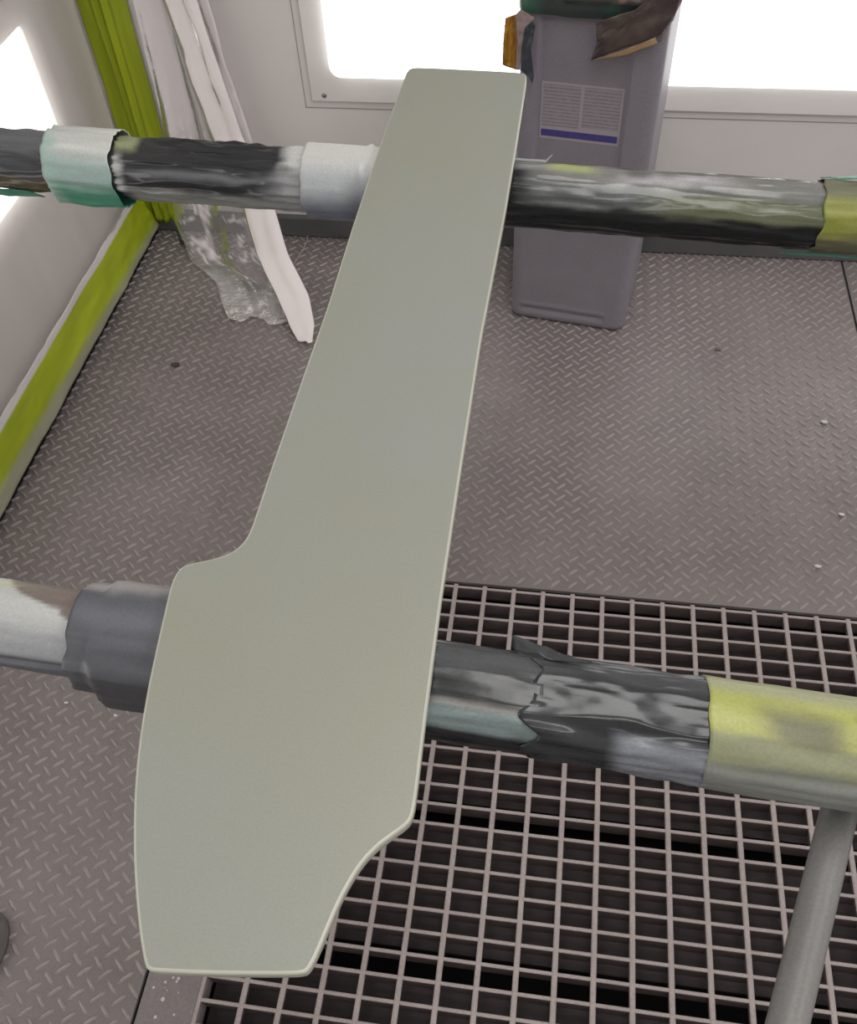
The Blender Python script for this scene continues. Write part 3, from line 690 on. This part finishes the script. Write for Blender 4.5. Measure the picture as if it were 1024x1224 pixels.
flapp('wrapping_flap', [(616, 18), (622, 12), (638, 22), (630, 36), (624, 58), (621, 84), (616, 84), (618, 50)], 1.57, M['flaplilac'], 5.0, crumple=.003)
flapp('wrapping_flap', [(627, 34), (636, 25), (640, 30), (634, 60), (638, 92), (636, 100), (632, 92), (622, 84), (623, 58)], 1.566, M['flapteal'], 6.0, crumple=.003)

# ------------------------------------------------------------------ hanging plastic sheet
rows = [  # image row reading of the drape turned into depth: (y, x left, x right, distance of the left edge, of the right edge)
    (-260, 70, 150, 1.845, 1.835), (-120, 120, 208, 1.845, 1.83), (0, 160, 249, 1.842, 1.825), (80, 180, 273, 1.84, 1.82), (160, 197, 299, 1.835, 1.80), (240, 204, 327, 1.80, 1.765),
    (275, 210, 336, 1.775, 1.735), (310, 224, 347, 1.735, 1.69), (335, 248, 360, 1.70, 1.64), (352, 262, 368, 1.66, 1.60), (372, 270, 376, 1.59, 1.55), (386, 276, 378, 1.53, 1.525)]
ya = [r[0] for r in rows]
def drape(u, v, off=0.0):
    y = ya[0] + (ya[-1] - ya[0]) * v
    xl, xr, dl, dr_ = [float(np.interp(y, ya, [r[k] for r in rows])) for k in (1, 2, 3, 4)]
    lo = sstep(.55, .9, v)
    x = xl + (xr - xl) * u; Y = dl + (dr_ - dl) * u
    p = on_y(x + 3 * fbm(v * 9, 3, 1) * (u < .02 or u > .98), y, Y)
    f = 0.010 * math.sin(u * 15 + 1.5 * fbm(v * 3, u * 2, 2)) + 0.012 * fbm(u * 5, v * 5, 4, 3) + 0.008 * lo * (1 - 2 * abs(fbm(u * 6, v * 14, 6, 2)))
    p.y -= max(-0.004, f) + off; p.z += 0.010 * lo * fbm(u * 7, v * 20, 8, 2)
    p.z = max(p.z, 0.004 + 0.002 * (1 + N(u * 9, v * 9))); p.y = min(p.y, YB - 0.026)
    return p
hang = tag(empty('hanging_plastic_sheet', (-0.63, 1.5, 0.0)), 'clear crumpled plastic sheet hanging down the back wall onto the floor', 'plastic sheet')
ho = Vector((-0.63, 1.5, 0.0))
V = []; C = []; nu, nv = 60, 150
for i in range(nu):
    for j in range(nv):
        u, v = i / (nu - 1), j / (nv - 1)
        V.append(drape(u, v) - ho)
        up = sstep(.72, .60, v)
        a = 0.20 + 0.35 * up + 0.5 * up * sstep(.42, .30, u) + 0.30 * sstep(.15, .5, fbm(u * 5, v * 9, 12, 3)) + 0.4 * (sstep(.03, 0, u) + sstep(.97, 1, u)) * .6
        a += 0.35 * sstep(.04, .0, abs(u - .28 - .08 * fbm(v * 8, 0, 3))) * (1 - up) + .25 * sstep(.9, 1, v)
        a += 0.55 * sstep(.93, 1.0, 1 - abs(fbm(u * 5 + v * 3, v * 16, 21, 3))) * (1 - up)  # wrinkle highlights put into the opacity as whiter lines
        a = min(.92, a); C.append((a, a, a))
fs = film('hanging_film', lin((250, 243, 246)), 0.3, rough=0.2, attr=True, bump=0.9, bscale=30, tl=0.15)
mesh('clear_film', V, grid_faces(nu, nv), fs, hang, True, C)
# the gathered, opaque white edge of the sheet: a flattened roll
V = []; nu, nv = 26, 120
for j in range(nv):
    v = j / (nv - 1)
    y = -260 + (403 + 260) * v
    c = float(np.interp(y, [-260, 0, 160, 240, 300, 350, 385, 403], [118, 218, 272, 309, 327, 352, 362, 366]))
    wpx = float(np.interp(y, [-260, 0, 160, 240, 300, 350, 385, 403], [17, 20, 20, 19, 19, 19, 15, 9]))
    Y = float(np.interp(y, [-260, 0, 160, 240, 300, 350, 385, 403], [1.825, 1.815, 1.79, 1.745, 1.675, 1.585, 1.51, 1.478]))
    L_, R_ = on_y(c - wpx, y, Y), on_y(c + wpx, y, Y - 0.004)
    for i in range(nu):
        t = 2 * math.pi * i / nu
        e = (math.cos(t) + 1) / 2; p = L_.lerp(R_, e)
        d = 0.010 * math.sin(t) * (1 + .5 * math.sin(e * 9 + 2 * fbm(v * 4, 0, 2))) + 0.008 * fbm(e * 3, v * 14, 5, 3)
        p.y -= 0.012 + d; p.z = max(0.006 + 0.005 * (1 + math.sin(t)) * .6, p.z); p.y = min(p.y, YB - 0.02); V.append(p - ho)
fr = film('gathered_film', lin((250, 243, 243)), 0.93, rough=0.25, bump=0.5, bscale=20, tl=0.15)
mesh('gathered_edge', V, grid_faces(nv, nu, True), fr, hang, True)['label'] = 'milky white gathered fold'
# thin bent thread lying by the wall
tt = [(369, 277), (367, 288), (362, 299), (356, 308), (351, 316)]
tag(tube('plastic_thread', [on_z(x, y, 0.006 + 0.004 * math.sin(i)) for i, (x, y) in enumerate(tt)], 0.0014, material('thread_pale', lin((165, 158, 156)), rough=.4), None, 8), 'thin pale plastic thread on the floor beside the hanging sheet', 'thread')

# ------------------------------------------------------------------ paint chips on the floor
chips = [((210, 436), .013, lin((70, 62, 62)), 'dark curled paint chip on the checker plate right of the lime tape'),
         ((985, 504), .009, lin((190, 186, 182)), 'white paint chip on the plate near the right frame edge, farthest back'),
         ((1006, 615), .008, lin((196, 192, 188)), 'white paint chip at the right frame edge, between the other two pale chips'),
         ((978, 677), .008, lin((196, 192, 188)), 'white paint chip nearest the grating on the right'),
         ((79, 840), .004, lin((214, 210, 206)), 'tiny white paint speck on the plate below the pale taped bar end'),
         ((138, 855), .004, lin((200, 196, 190)), 'tiny white paint speck on the plate just below the slate cuff'),
         ((857, 418), .009, lin((84, 76, 76)), 'dark paint chip on the plate right of the canister')]
for k, ((px, py), s, c, lb) in enumerate(chips):
    ctr = on_z(px, py, 0.0040); bm = bmesh.new(); P = []
    n = 7
    for i in range(n):
        t = 2 * math.pi * i / n; rr = s * random.uniform(.55, 1.0); P.append(bm.verts.new(ctr + Vector((rr * math.cos(t), rr * .6 * math.sin(t), s * .25 * random.random()))))
    cv = bm.verts.new(ctr + Vector((0, 0, s * .1)))
    for i in range(n): bm.faces.new((P[i], P[(i + 1) % n], cv))
    g = bmesh.ops.extrude_face_region(bm, geom=bm.faces[:])
    for e in g['geom']:
        if isinstance(e, bmesh.types.BMVert): e.co.z -= 0.0022
    bmesh.ops.recalc_face_normals(bm, faces=bm.faces[:])
    tag(from_bm('paint_chip', bm, material('chip_paint', c, rough=.5)), lb, 'paint chip', 'paint chips on the floor')
